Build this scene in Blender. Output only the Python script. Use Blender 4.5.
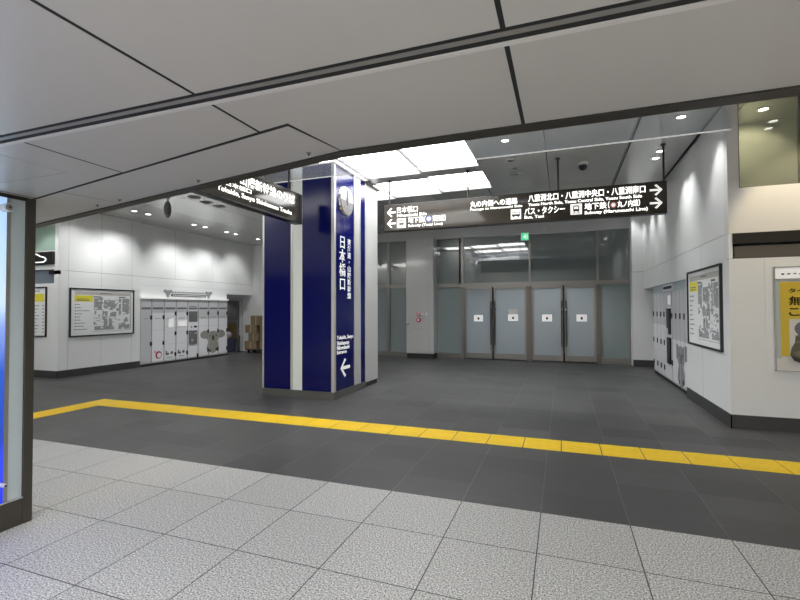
import bpy, bmesh, math, random
from mathutils import Vector, Matrix
random.seed(7)
S = bpy.context.scene
C = S.collection
for o in list(bpy.data.objects):
    bpy.data.objects.remove(o)

# ------------------------------------------------------------------ camera
yaw, pitch, roll = 0.348369, 0.0204417, -0.0032769
fwd = Vector((-math.sin(yaw)*math.cos(pitch), math.cos(yaw)*math.cos(pitch), math.sin(pitch)))
r0 = Vector((math.cos(yaw), math.sin(yaw), 0)); u0 = r0.cross(fwd)
r1 = r0*math.cos(roll)+u0*math.sin(roll); u1 = -r0*math.sin(roll)+u0*math.cos(roll)
cd = bpy.data.cameras.new('camera'); cam = bpy.data.objects.new('camera', cd); C.objects.link(cam)
cam.matrix_world = Matrix(((r1.x, u1.x, -fwd.x, 0), (r1.y, u1.y, -fwd.y, 0), (r1.z, u1.z, -fwd.z, 1.5224), (0, 0, 0, 1)))
cd.sensor_width = 36; cd.lens = 447.99*36/800; cd.clip_start = 0.02; cd.clip_end = 200
S.camera = cam
# ------------------------------------------------------------------ light and exposure
S.view_settings.view_transform = 'Standard'; S.view_settings.look = 'None'
S.view_settings.gamma = 1; S.view_settings.use_curve_mapping = False
S.view_settings.exposure = 0.0
W = bpy.data.worlds.new('world'); S.world = W; W.use_nodes = True
W.node_tree.nodes['Background'].inputs[0].default_value = (0.9, 0.95, 1, 1)
W.node_tree.nodes['Background'].inputs[1].default_value = 0.02
PANEL = 9.5        # luminous ceiling of the hall
NEARP = 6.2        # luminous panels over the passage behind the photographer
DOWN = 80          # watts of a hall downlight
def area(name, loc, sx, sy, power, col=(1, 1, 1), rot=(0, 0, 0)):
    l = bpy.data.lights.new(name, 'AREA'); l.shape = 'RECTANGLE'; l.size = sx; l.size_y = sy; l.energy = power; l.color = col
    o = bpy.data.objects.new(name, l); o.location = loc; o.rotation_euler = rot; C.objects.link(o); return o
def spot(name, loc, target, power, deg, blend=.6, col=(1, 1, 1), size=.04, parent=None):
    l = bpy.data.lights.new(name, 'SPOT'); l.energy = power; l.spot_size = math.radians(deg); l.spot_blend = blend
    l.color = col; l.shadow_soft_size = size
    o = bpy.data.objects.new(name, l); o.location = loc
    d = Vector(target)-Vector(loc); o.rotation_euler = d.to_track_quat('-Z', 'Y').to_euler(); C.objects.link(o)
    return o

# ------------------------------------------------------------------ materials
def mat(name, col, rough=.5, metal=0, coat=0, emit=None, es=0, spec=.5, noise=0, nscale=3):
    m = bpy.data.materials.new(name); m.use_nodes = True
    nt = m.node_tree; b = nt.nodes['Principled BSDF']
    b.inputs['Base Color'].default_value = (*col, 1); b.inputs['Roughness'].default_value = rough
    b.inputs['Metallic'].default_value = metal; b.inputs['Coat Weight'].default_value = coat
    b.inputs['Specular IOR Level'].default_value = spec
    if emit:
        b.inputs['Emission Color'].default_value = (*emit, 1); b.inputs['Emission Strength'].default_value = es
    if noise:
        tc = nt.nodes.new('ShaderNodeTexCoord'); n = nt.nodes.new('ShaderNodeTexNoise'); n.inputs['Scale'].default_value = nscale
        n.inputs['Detail'].default_value = 4
        nt.links.new(tc.outputs['Object'], n.inputs['Vector'])
        mr = nt.nodes.new('ShaderNodeMapRange'); mr.inputs[1].default_value = .25; mr.inputs[2].default_value = .75
        mr.inputs[3].default_value = 1-noise; mr.inputs[4].default_value = 1+noise
        nt.links.new(n.outputs['Fac'], mr.inputs[0])
        mx = nt.nodes.new('ShaderNodeMix'); mx.data_type = 'RGBA'; mx.blend_type = 'MULTIPLY'; mx.inputs[0].default_value = 1
        mx.inputs[6].default_value = (*col, 1)
        nt.links.new(mr.outputs[0], mx.inputs[7]); nt.links.new(mx.outputs[2], b.inputs['Base Color'])
    return m

def math_node(nt, op, a, b=None, c=None):
    n = nt.nodes.new('ShaderNodeMath'); n.operation = op
    for i, v in enumerate((a, b, c)):
        if v is None: continue
        if isinstance(v, (int, float)): n.inputs[i].default_value = v
        else: nt.links.new(v, n.inputs[i])
    return n.outputs[0]
def line_mask(nt, coord, off, step, w):
    """1 on thin lines at off + k*step along coord"""
    a = math_node(nt, 'SUBTRACT', coord, off); b = math_node(nt, 'DIVIDE', a, step)
    f = math_node(nt, 'FRACT', b); g = math_node(nt, 'SUBTRACT', f, .5); h = math_node(nt, 'ABSOLUTE', g)
    return math_node(nt, 'GREATER_THAN', h, .5-w/step/2)
def cell(nt, coord, off, step):
    a = math_node(nt, 'SUBTRACT', coord, off); return math_node(nt, 'FLOOR', math_node(nt, 'DIVIDE', a, step))

def granite():
    m = bpy.data.materials.new('pale_granite_tiles'); m.use_nodes = True; nt = m.node_tree; b = nt.nodes['Principled BSDF']
    tc = nt.nodes.new('ShaderNodeTexCoord'); sp = nt.nodes.new('ShaderNodeSeparateXYZ'); nt.links.new(tc.outputs['Object'], sp.inputs[0])
    x, y = sp.outputs[0], sp.outputs[1]
    m1 = line_mask(nt, x, -4.346, .5968, .007); m2 = line_mask(nt, y, 3.535, .5968, .007)
    mk = math_node(nt, 'MAXIMUM', m1, m2)
    n = nt.nodes.new('ShaderNodeTexNoise'); n.inputs['Scale'].default_value = 100; n.inputs['Detail'].default_value = 3; n.inputs['Roughness'].default_value = .7
    nt.links.new(tc.outputs['Object'], n.inputs['Vector'])
    r = nt.nodes.new('ShaderNodeValToRGB'); e = r.color_ramp.elements
    e[0].position = .36; e[0].color = (.07, .07, .07, 1); e[1].position = .62; e[1].color = (.95, .95, .94, 1)
    q = e.new(.47); q.color = (.47, .47, .465, 1); q = e.new(.55); q.color = (.60, .60, .59, 1)
    nt.links.new(n.outputs['Fac'], r.inputs[0])
    n2 = nt.nodes.new('ShaderNodeTexNoise'); n2.inputs['Scale'].default_value = 1.3; nt.links.new(tc.outputs['Object'], n2.inputs['Vector'])
    wn = nt.nodes.new('ShaderNodeTexWhiteNoise'); wn.noise_dimensions = '2D'
    cb = nt.nodes.new('ShaderNodeCombineXYZ'); nt.links.new(cell(nt, x, -4.346, .5968), cb.inputs[0]); nt.links.new(cell(nt, y, 3.535, .5968), cb.inputs[1])
    nt.links.new(cb.outputs[0], wn.inputs['Vector'])
    v = math_node(nt, 'ADD', math_node(nt, 'MULTIPLY', wn.outputs['Value'], .10), .90)
    mx = nt.nodes.new('ShaderNodeMix'); mx.data_type = 'RGBA'; mx.blend_type = 'MULTIPLY'; mx.inputs[0].default_value = 1
    nt.links.new(r.outputs[0], mx.inputs[6]); nt.links.new(v, mx.inputs[7])
    mj = nt.nodes.new('ShaderNodeMix'); mj.data_type = 'RGBA'; mj.inputs[7].default_value = (.05, .05, .05, 1)
    nt.links.new(mk, mj.inputs[0]); nt.links.new(mx.outputs[2], mj.inputs[6]); nt.links.new(mj.outputs[2], b.inputs['Base Color'])
    rr = math_node(nt, 'ADD', math_node(nt, 'MULTIPLY', n2.outputs['Fac'], .15), .38)
    nt.links.new(rr, b.inputs['Roughness']); b.inputs['Specular IOR Level'].default_value = .35
    return m
def slate():
    m = bpy.data.materials.new('dark_slate_tiles'); m.use_nodes = True; nt = m.node_tree; b = nt.nodes['Principled BSDF']
    tc = nt.nodes.new('ShaderNodeTexCoord'); sp = nt.nodes.new('ShaderNodeSeparateXYZ'); nt.links.new(tc.outputs['Object'], sp.inputs[0])
    x, y = sp.outputs[0], sp.outputs[1]
    m1 = line_mask(nt, x, -4.346, .5968, .011); m2 = line_mask(nt, y, 3.535, .3943, .007)
    cx, cy = cell(nt, x, -4.346, .5968), cell(nt, y, 3.535, .3943)
    def wn2(a, c):
        wn = nt.nodes.new('ShaderNodeTexWhiteNoise'); wn.noise_dimensions = '2D'
        cb = nt.nodes.new('ShaderNodeCombineXYZ'); nt.links.new(a, cb.inputs[0])
        if c is not None: nt.links.new(c, cb.inputs[1])
        nt.links.new(cb.outputs[0], wn.inputs['Vector']); return wn.outputs['Value']
    tile = wn2(cx, cy); row = wn2(cell(nt, y, 3.535, 1.1829), None)
    mp = nt.nodes.new('ShaderNodeMapping'); mp.inputs['Scale'].default_value = (1.2, 5, 1); nt.links.new(tc.outputs['Object'], mp.inputs[0])
    n = nt.nodes.new('ShaderNodeTexNoise'); n.inputs['Scale'].default_value = 3; n.inputs['Detail'].default_value = 6; n.inputs['Roughness'].default_value = .6
    nt.links.new(mp.outputs[0], n.inputs['Vector'])
    v = math_node(nt, 'ADD', math_node(nt, 'MULTIPLY', tile, .32), .77)
    v = math_node(nt, 'ADD', v, math_node(nt, 'MULTIPLY', row, .22))
    v = math_node(nt, 'ADD', v, math_node(nt, 'MULTIPLY', math_node(nt, 'SUBTRACT', n.outputs['Fac'], .5), .85))
    v = math_node(nt, 'MULTIPLY', v, math_node(nt, 'SUBTRACT', 1, math_node(nt, 'MULTIPLY', m2, .22)))
    v = math_node(nt, 'MULTIPLY', v, math_node(nt, 'ADD', 1, math_node(nt, 'MULTIPLY', m1, math_node(nt, 'MULTIPLY', n.outputs['Fac'], .9))))
    mx = nt.nodes.new('ShaderNodeMix'); mx.data_type = 'RGBA'; mx.blend_type = 'MULTIPLY'; mx.inputs[0].default_value = 1
    mx.inputs[6].default_value = (.086, .086, .088, 1); nt.links.new(v, mx.inputs[7]); nt.links.new(mx.outputs[2], b.inputs['Base Color'])
    rr = math_node(nt, 'ADD', math_node(nt, 'MULTIPLY', n.outputs['Fac'], .25), .30)
    nt.links.new(rr, b.inputs['Roughness']); b.inputs['Specular IOR Level'].default_value = .25
    bp = nt.nodes.new('ShaderNodeBump'); bp.inputs['Strength'].default_value = .12; bp.inputs['Distance'].default_value = .01
    nt.links.new(n.outputs['Fac'], bp.inputs['Height']); nt.links.new(bp.outputs[0], b.inputs['Normal'])
    return m
def panelled(name, col, rough, lines, seam=(.12, .12, .12), coat=0, spec=.5, metal=0):
    """surface with thin panel joints; lines = [(axis, offset, step, width)]"""
    m = bpy.data.materials.new(name); m.use_nodes = True; nt = m.node_tree; b = nt.nodes['Principled BSDF']
    tc = nt.nodes.new('ShaderNodeTexCoord'); sp = nt.nodes.new('ShaderNodeSeparateXYZ'); nt.links.new(tc.outputs['Object'], sp.inputs[0])
    mk = None
    for ax, off, st, w in lines:
        q = line_mask(nt, sp.outputs[ax], off, st, w)
        mk = q if mk is None else math_node(nt, 'MAXIMUM', mk, q)
    mj = nt.nodes.new('ShaderNodeMix'); mj.data_type = 'RGBA'; mj.inputs[6].default_value = (*col, 1); mj.inputs[7].default_value = (*seam, 1)
    nt.links.new(mk, mj.inputs[0]); nt.links.new(mj.outputs[2], b.inputs['Base Color'])
    b.inputs['Roughness'].default_value = rough; b.inputs['Coat Weight'].default_value = coat; b.inputs['Specular IOR Level'].default_value = spec; b.inputs['Metallic'].default_value = metal
    return m
def glass_mat(name, haze, hazecol, gloss, rough=.02, tint=(1, 1, 1)):
    """thin pane: transparent, some reflection, some even diffuse colour"""
    m = bpy.data.materials.new(name); m.use_nodes = True; nt = m.node_tree
    nt.nodes.remove(nt.nodes['Principled BSDF']); out = nt.nodes['Material Output']
    t = nt.nodes.new('ShaderNodeBsdfTransparent'); t.inputs[0].default_value = (*tint, 1)
    d = nt.nodes.new('ShaderNodeBsdfDiffuse'); d.inputs[0].default_value = (*hazecol, 1)
    g = nt.nodes.new('ShaderNodeBsdfGlossy'); g.inputs['Roughness'].default_value = rough
    a = nt.nodes.new('ShaderNodeMixShader'); a.inputs[0].default_value = haze
    b = nt.nodes.new('ShaderNodeMixShader')
    lw = nt.nodes.new('ShaderNodeLayerWeight'); lw.inputs[0].default_value = .35
    nt.links.new(math_node(nt, 'MULTIPLY_ADD', lw.outputs['Fresnel'], .9, gloss), b.inputs[0])
    nt.links.new(t.outputs[0], a.inputs[1]); nt.links.new(d.outputs[0], a.inputs[2])
    nt.links.new(a.outputs[0], b.inputs[1]); nt.links.new(g.outputs[0], b.inputs[2]); nt.links.new(b.outputs[0], out.inputs[0])
    return m
def billboard_mat():
    m = bpy.data.materials.new('backlit_blue_print'); m.use_nodes = True; nt = m.node_tree; b = nt.nodes['Principled BSDF']
    tc = nt.nodes.new('ShaderNodeTexCoord'); sp = nt.nodes.new('ShaderNodeSeparateXYZ'); nt.links.new(tc.outputs['Object'], sp.inputs[0])
    mr = nt.nodes.new('ShaderNodeMapRange'); mr.inputs[1].default_value = .2; mr.inputs[2].default_value = 2.35; nt.links.new(sp.outputs[2], mr.inputs[0])
    r = nt.nodes.new('ShaderNodeValToRGB'); e = r.color_ramp.elements
    e[0].position = 0; e[0].color = (.015, .04, .75, 1); e[1].position = 1; e[1].color = (.42, .62, .95, 1)
    for p, c in ((.12, (.03, .06, .8)), (.2, (.02, .06, .42)), (.42, (.03, .10, .5)), (.56, (.22, .32, .72)), (.64, (.55, .72, .86)), (.8, (.5, .7, .88))):
        q = e.new(p); q.color = (*c, 1)
    nt.links.new(mr.outputs[0], r.inputs[0]); nt.links.new(r.outputs[0], b.inputs['Base Color'])
    nt.links.new(r.outputs[0], b.inputs['Emission Color']); b.inputs['Emission Strength'].default_value = .75; b.inputs['Roughness'].default_value = .15
    return m

M = dict(
    granite=granite(), slate=slate(),
    soffit=mat('grey_ceiling_panel', (.42, .405, .375), .30, spec=.4, noise=.03, nscale=.8),
    soffit_edge=mat('pale_slot_rail', (.28, .27, .26), .4, .5),
    lip=mat('pale_aluminium_lip', (.55, .53, .50), .4),
    gap=mat('black_gap', (.008, .008, .008), .8),
    darktrim=mat('dark_bronze_trim', (.032, .030, .026), .4, .3),
    wall=mat('white_enamel_panel', (.87, .885, .875), .32, spec=.5, noise=.012, nscale=1.5),
    wall_plain=mat('cream_paint', (.78, .77, .73), .5),
    joint=mat('grey_joint', (.25, .25, .25), .6),
    base=mat('charcoal_baseboard', (.055, .055, .055), .45),
    hall_ceiling=panelled('hall_ceiling_panels', (.68, .68, .67), .22, [(0, -.235, 1.24, .014), (1, 6.66, 3.3, .008)], (.06, .06, .06), metal=.45),
    glow=mat('luminous_ceiling', (.9, .9, .9), .6, emit=(1, 1, .985), es=PANEL),
    nearglow=mat('luminous_passage_panel', (.9, .9, .9), .6, emit=(1, .965, .91), es=NEARP),
    frontfill=mat('added_front_fill', (.9, .9, .9), .6, emit=(1, 1, .985), es=4.0),
    column_grey=mat('pale_grey_cladding', (.50, .51, .50), .4),
    slateblue=mat('slate_blue_band', (.17, .20, .24), .3),
    pillarbase=mat('grey_pillar_base', (.14, .14, .135), .35, .3),
    lamp=mat('lamp_lens', (1, 1, 1), .4, emit=(1, .98, .94), es=10),
    alu=mat('brushed_aluminium', (.42, .41, .39), .35, .75),
    alu_light=mat('light_aluminium', (.62, .62, .61), .35, .5),
    white_strip=mat('white_strip', (.80, .86, .83), .3),
    blue=mat('navy_glass_panel', (.002, .004, .095), .16, spec=.35),
    white=mat('self_lit_white_print', (.88, .88, .87), .5, emit=(1, 1, 1), es=.25),  # brightened by a faint glow of its own, though it is no lamp
    signwhite=mat('lit_white_lettering', (.9, .9, .88), .5, emit=(1, .99, .95), es=.75),
    signface=mat('dark_brown_sign_face', (.055, .048, .039), .07, spec=.55),
    black=mat('black_metal', (.012, .012, .012), .35),
    blackm=mat('matt_black', (.02, .02, .02), .7),
    frost=None, darkglass=None,
    steel=mat('stainless_frame', (.25, .24, .225), .33, .7),
    bronze=mat('bronze_frame', (.16, .145, .125), .38, .5),
    col=mat('grey_enamel_column', (.50, .51, .51), .08, spec=.8),
    lockwhite=mat('white_locker_enamel', (.86, .87, .89), .35),
    lockgrey=mat('pale_grey_locker_enamel', (.62, .63, .65), .35),
    lockblue=mat('blue_grey_locker_panel', (.45, .53, .57), .35),
    ink=mat('grey_ink', (.16, .16, .16), .6), ink2=mat('pale_grey_ink', (.36, .37, .38), .6), ink3=mat('black_ink', (.03, .03, .03), .6),
    paper=mat('white_paper', (.86, .88, .88), .5), papergrey=mat('warm_grey_print', (.52, .51, .47), .5), yellowp=mat('yellow_print', (.85, .76, .06), .5),
    red=mat('red_print', (.5, .01, .03), .4), pink=mat('pink_plastic', (.75, .30, .36), .4), bluep=mat('blue_print', (.25, .30, .75), .5), redp=mat('soft_red_print', (.8, .25, .22), .5),
    koala=mat('taupe_koala_print', (.33, .32, .285), .6), koalag=mat('grey_koala_print', (.30, .30, .31), .6), koalad=mat('dark_koala_print', (.05, .05, .05), .6),
    green=mat('green_exit_light', (.02, .5, .2), .4, emit=(.12, .9, .45), es=.7),
    tact=mat('yellow_tactile', (.95, .66, .03), .5, noise=.06, nscale=4),
    poster=mat('golden_poster', (.72, .52, .04), .35), khaki=mat('khaki_print', (.13, .12, .075), .5), khakid=mat('dark_khaki_print', (.03, .027, .018), .5), khakil=mat('light_khaki_print', (.21, .19, .13), .5),
    steelblue=mat('grey_print', (.17, .17, .21), .5), posterw=mat('poster_white', (.74, .72, .68), .5), pale=mat('pale_green_grey', (.50, .56, .52), .3),
    card=mat('brown_cardboard', (.27, .20, .115), .7, noise=.12, nscale=8), tape=mat('pale_tape', (.55, .45, .30), .5),
    bin=mat('navy_plastic', (.05, .06, .12), .5), bag=mat('lilac_bag', (.55, .52, .62), .6), doorgrey=mat('grey_door', (.16, .17, .17), .4), doorwood=mat('olive_door_panel', (.17, .13, .05), .5),
    chrome=mat('chrome', (.75, .75, .75), .15, 1), midgrey=mat('mid_grey', (.25, .25, .25), .4), palegrey=mat('pale_grey_plastic', (.62, .63, .63), .35),
    postbronze=mat('dark_bronze_post', (.075, .067, .055), .35, .4), bill=billboard_mat(), billglass=mat('grey_sandblasted_glass', (.50, .58, .60), .12, spec=.6), dark_green_glass=mat('sea_green_glass', (.36, .50, .42), .12, spec=.6),
    warmroom=mat('warm_paint', (.70, .69, .58), .6),
)
M['frost'] = mat('blue_grey_frosted_glass', (.335, .385, .415), .16, spec=.55)
M['frost2'] = mat('teal_grey_frosted_glass', (.24, .285, .29), .16, spec=.55)
M['darkglass'] = glass_mat('upper_glazing', .78, (.20, .235, .235), .10, .03, (.8, .88, .86))
M['curtain'] = glass_mat('smoke_curtain_glass', .19, (.70, .82, 1), .12, .02)  # light reflected in the curtain is put into its pale haze colour
M['winglass'] = glass_mat('shop_glass', .18, (.5, .52, .45), .02, .02, (.95, .97, .92))

# ------------------------------------------------------------------ mesh helpers
class MB:
    def __init__(s): s.bm = bmesh.new()
    def box(s, x0, x1, y0, y1, z0, z1, bev=0):
        if x1 < x0: x0, x1 = x1, x0
        if y1 < y0: y0, y1 = y1, y0
        if z1 < z0: z0, z1 = z1, z0
        vs = [s.bm.verts.new((x, y, z)) for x in (x0, x1) for y in (y0, y1) for z in (z0, z1)]
        fs = [s.bm.faces.new([vs[i] for i in q]) for q in ((0, 1, 3, 2), (4, 6, 7, 5), (0, 4, 5, 1), (2, 3, 7, 6), (0, 2, 6, 4), (1, 5, 7, 3))]
        if bev:
            es = {e for f in fs for e in f.edges}
            bmesh.ops.bevel(s.bm, geom=list(es), offset=bev, segments=2, affect='EDGES', profile=.5)
        return s
    def prism(s, pts, z0, z1):
        """pts: list of (x,y) in plan"""
        b = [s.bm.verts.new((x, y, z0)) for x, y in pts]; t = [s.bm.verts.new((x, y, z1)) for x, y in pts]; n = len(pts)
        s.bm.faces.new(b[::-1]); s.bm.faces.new(t)
        for i in range(n): s.bm.faces.new([b[i], b[(i+1) % n], t[(i+1) % n], t[i]])
        return s
    def cyl(s, p0, p1, r, r2=None, n=20):
        p0, p1 = Vector(p0), Vector(p1); d = p1-p0; q = d.to_track_quat('Z', 'Y').to_matrix().to_4x4(); q.translation = (p0+p1)/2
        bmesh.ops.create_cone(s.bm, cap_ends=True, segments=n, radius1=r, radius2=r if r2 is None else r2, depth=d.length, matrix=q); return s
    def sphere(s, c, r, sc=(1, 1, 1), n=20):
        bmesh.ops.create_uvsphere(s.bm, u_segments=n, v_segments=n//2, radius=r, matrix=Matrix.Translation(c) @ Matrix.Diagonal((*sc, 1))); return s
    def build(s, name, m, parent=None, smooth=False, fr=None):
        if fr is not None: s.bm.transform(fr)
        bmesh.ops.recalc_face_normals(s.bm, faces=s.bm.faces)
        me = bpy.data.meshes.new(name); s.bm.to_mesh(me); s.bm.free()
        if m is not None: me.materials.append(m)
        o = bpy.data.objects.new(name, me); C.objects.link(o)
        if smooth:
            for p in me.polygons: p.use_smooth = True
            try: me.set_sharp_from_angle(angle=math.radians(40))
            except Exception: pass
        if parent is not None:
            o.parent = parent; o.matrix_parent_inverse = Matrix.Translation(parent.location).inverted()
        return o
def frame(origin, right, normal):
    """local (u right, v towards the viewer, w up) -> world"""
    r, n, o = Vector(right), Vector(normal), Vector(origin)
    return Matrix(((r.x, n.x, 0, o.x), (r.y, n.y, 0, o.y), (r.z, n.z, 1, o.z), (0, 0, 0, 1)))
def struct(o, label=None):
    o['kind'] = 'structure'
    if label: o['label'] = label
    return o
def thing(name, label, cat, loc, group=None):
    o = bpy.data.objects.new(name, None); o.location = loc; C.objects.link(o); o['label'] = label; o['category'] = cat
    o.empty_display_size = .1
    if group: o['group'] = group
    return o
def tag(o, label, cat, group=None):
    o['label'] = label; o['category'] = cat
    if group: o['group'] = group
    return o
def text_bm(body, bold=.012, spacing=1.0):
    cu = bpy.data.curves.new('tmp', 'FONT'); cu.body = body; cu.offset = bold; cu.resolution_u = 3; cu.space_character = spacing; cu.space_line = 1.0
    o = bpy.data.objects.new('tmp', cu); C.objects.link(o); bpy.context.view_layer.update()
    me = bpy.data.meshes.new_from_object(o.evaluated_get(bpy.context.evaluated_depsgraph_get()))
    bpy.data.objects.remove(o); bpy.data.curves.remove(cu)
    bm = bmesh.new(); bm.from_mesh(me); bpy.data.meshes.remove(me)
    return bm
def add_text(mb, body, x0, x1, z0, z1, v, bold=.012, depth=.002):
    """lettering fitted to a box on the frame's face, with real thickness"""
    bm = text_bm(body, min(bold, .010))
    if bold > .0:
        g0 = bm.copy(); bmesh.ops.translate(g0, vec=(.022, .0, 0), verts=g0.verts[:]); tmp = bpy.data.meshes.new('tmp'); g0.to_mesh(tmp); g0.free()
        bm.from_mesh(tmp); bpy.data.meshes.remove(tmp)
    if not bm.verts: return
    xs = [p.co.x for p in bm.verts]; ys = [p.co.y for p in bm.verts]
    ax, bx, ay, by = min(xs), max(xs), min(ys), max(ys)
    for p in bm.verts:
        p.co = Vector((x0+(p.co.x-ax)/(bx-ax)*(x1-x0), v, z0+(p.co.y-ay)/max(1e-6, by-ay)*(z1-z0)))
    r = bmesh.ops.extrude_face_region(bm, geom=bm.faces[:])
    for g in r['geom']:
        if isinstance(g, bmesh.types.BMVert): g.co.y += depth
    me = bpy.data.meshes.new('tmp'); bm.to_mesh(me); bm.free(); mb.bm.from_mesh(me); bpy.data.meshes.remove(me)
def poly(mb, pts, v, d=.002):
    """flat shape with thickness in frame coords (u,w)"""
    a = [mb.bm.verts.new((x, v, z)) for x, z in pts]; b = [mb.bm.verts.new((x, v+d, z)) for x, z in pts]; n = len(pts)
    mb.bm.faces.new(a); mb.bm.faces.new(b[::-1])
    for i in range(n): mb.bm.faces.new([a[i], b[i], b[(i+1) % n], a[(i+1) % n]])
def ell(cx, cz, rx, rz, n=24, rot=0):
    return [(cx+rx*math.cos(t)*math.cos(rot)-rz*math.sin(t)*math.sin(rot), cz+rx*math.cos(t)*math.sin(rot)+rz*math.sin(t)*math.cos(rot)) for t in [2*math.pi*i/n for i in range(n)]]
def arrow(mb, cx, cz, w, h, v, left=True, d=.003):
    s = -1 if left else 1; t = h*.17
    tip = cx+s*w/2; tail = cx-s*w/2; k = h/2
    pts = [(tip, cz), (tip-s*k*.95, cz+k), (tip-s*k*.95-s*t*.9, cz+k-t*.55), (tip-s*(t*1.5), cz+t/2), (tail, cz+t/2), (tail, cz-t/2), (tip-s*(t*1.5), cz-t/2), (tip-s*k*.95-s*t*.9, cz-k+t*.55), (tip-s*k*.95, cz-k)]
    poly(mb, pts, v, d)

# ================================================================== STRUCTURE
YB = 3.535
struct(MB().box(-16, 9, -7, YB, -.1, 0).build('floor', M['granite']), 'pale speckled granite tiles')
struct(MB().box(-16, 9, YB, 16, -.1, 0).build('floor.001', M['slate']), 'dark grey slate tiles')

# --- low ceiling of the passage: separate metal panels with open black joints
H = 2.336
ys = lambda x: 1.669-.192*(x+1.128)      # slanted joint
ye = lambda x: 2.038-.2068*(x+1.068)     # slanted outer edge
def cpanel(pts, m='soffit', z1=H+.0011):
    return struct(MB().prism(pts, H, z1).build('ceiling', M[m]))
g = .008
cols = [-.155-1.145*k for k in range(-6, 13)]
cols.sort()
for a, b in zip(cols[:-1], cols[1:]):
    cpanel([(a+g, -.55+g), (b-g, -.55+g), (b-g, 1.307), (a+g, 1.307)])
    cpanel([(a+g, -6.9), (b-g, -6.9), (b-g, -4.3), (a+g, -4.3)])
for a, b in zip(cols[:-1], cols[1:]):
    if a > -1.0:
        if b > 7.5: continue
        cpanel([(a+g, 1.397), (b-g, 1.397), (b-g, 2.02), (a+g, 2.03)] if a > -.2 else [(a+g, 1.397), (b-g, 1.397), (b-g, 2.025), (a+g, 2.035)])
    elif a > -1.5:
        cpanel([(a+g, 1.397), (b-g, 1.397), (b-g, 2.026), (-1.058, 2.036), (-1.122, 1.658), (a+g, ys(a)-.012)])
    else:
        cpanel([(a+g, 1.397), (b-g, 1.397), (b-g, ys(b)-g), (a+g, ys(a)-g)])
def band(xa, xb, m='soffit'):
    k = .19
    return cpanel([(xa+k*0, ys(xa)+g*2), (xb, ys(xb)+g*2), (xb+k*(ye(xb)-ys(xb)), ye(xb+.06)), (xa+k*(ye(xa)-ys(xa)), ye(xa+.06))])
band(-1.139-2.1+.004, -1.139); band(-6.2, -3.245); band(-11.5, -6.206)
# slot: dark gap, grey rail, dark gap, pale lip
struct(MB().box(-14, 8, 1.327, 1.349, H-.001, H+.0045).build('trim_1', M['soffit_edge']), 'grey rail inside the ceiling slot')
struct(MB().box(-2.752, -2.748, 1.42, 1.803, H-.0006, H+.001).box(-3.45, -2.748, 1.801, 1.805, H-.0006, H+.001).build('trim_13', M['joint']), 'thin outline of an access panel in the low ceiling')
struct(MB().box(-14, 8, 1.378, 1.3965, H-.004, H+.0045).build('trim_2', M['lip']), 'pale lip beside the ceiling slot')
# black backing above joints, and the body of the soffit behind the edge
struct(MB().prism([(8, -.55), (8, 2.02), (-1.07, 2.04), (-11.5, ye(-11.5)), (-14, ye(-11.5)), (-14, -.55)], H+.0013, H+.03).build('ceiling', M['gap']), 'black void above the ceiling joints')
mb = MB().prism([(8, 2.004), (8, 2.075), (-1.06, 2.11), (-1.075, 2.04), (-.35, 2.025)], H-.008, H+.10)
mb.prism([(-1.075, 2.040), (-1.06, 2.11), (-12, ye(-12)+.085), (-12, ye(-12))], H-.008, H+.10)
struct(mb.build('trim_3', M['darktrim']), 'dark bronze edge strip of the low ceiling')
mb = MB().prism([(8, 2.03), (8, 2.06), (-1.06, 2.09), (-12, ye(-12)+.05), (-12, ye(-12)+.01), (-1.07, 2.05)], H+.06, 4.4)
struct(mb.build('wall_front', M['wall_plain']), 'upstand above the low ceiling edge')
# luminous panels over the passage, behind the photographer
for i in range(5):
    x = -6.6+i*2.6
    t = thing('ceiling_light', '%s recessed luminous panel from the left end of the passage ceiling' % ('first second third fourth fifth'.split()[i]), 'ceiling light', (x, -2.4, H), 'luminous panels over the passage')
    MB().box(x-1.25, x-1.2, -4.3, -.56, H-.01, H+.03).box(x+1.2, x+1.25, -4.3, -.56, H-.01, H+.03).build('frame', M['alu_light'], t)
    MB().box(x-1.2, x+1.2, -4.3, -.56, H+.01, H+.03).build('diffuser', M['nearglow'], t)

# --- hall ceiling, slightly inclined
zc = lambda x: 4.122+.0238*x
LX0, LX1, LY = -4.6, -1.36, [(6.62, 7.93), (8.25, 9.46)]
def slab(x0, x1, y0, y1, m='hall_ceiling', dz=0, th=.12, name='ceiling'):
    mb = MB()
    v = [mb.bm.verts.new((x, y, zc(x)+dz+t)) for x in (x0, x1) for y in (y0, y1) for t in (0, th)]
    for q in ((0, 1, 3, 2), (4, 6, 7, 5), (0, 4, 5, 1), (2, 3, 7, 6), (0, 2, 6, 4), (1, 5, 7, 3)): mb.bm.faces.new([v[i] for i in q])
    return mb.build(name, M[m])
for a in ((-14, LX0, 2.0, 16), (LX1, 8, 2.0, 16), (LX0, LX1, 2.0, LY[0][0]), (LX0, LX1, LY[0][1], LY[1][0]), (LX0, LX1, LY[1][1], 16)):
    struct(slab(*a), 'grey metal hall ceiling panels')
struct(slab(1.02, 1.045, 2.1, 13.4, 'gap', -.003, .002, 'trim_4'), 'black slot in the hall ceiling')
struct(slab(1.955, 1.998, 6.7, 13.4, 'gap', -.003, .002, 'trim_5'), 'black gap between ceiling and right wall')
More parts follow.
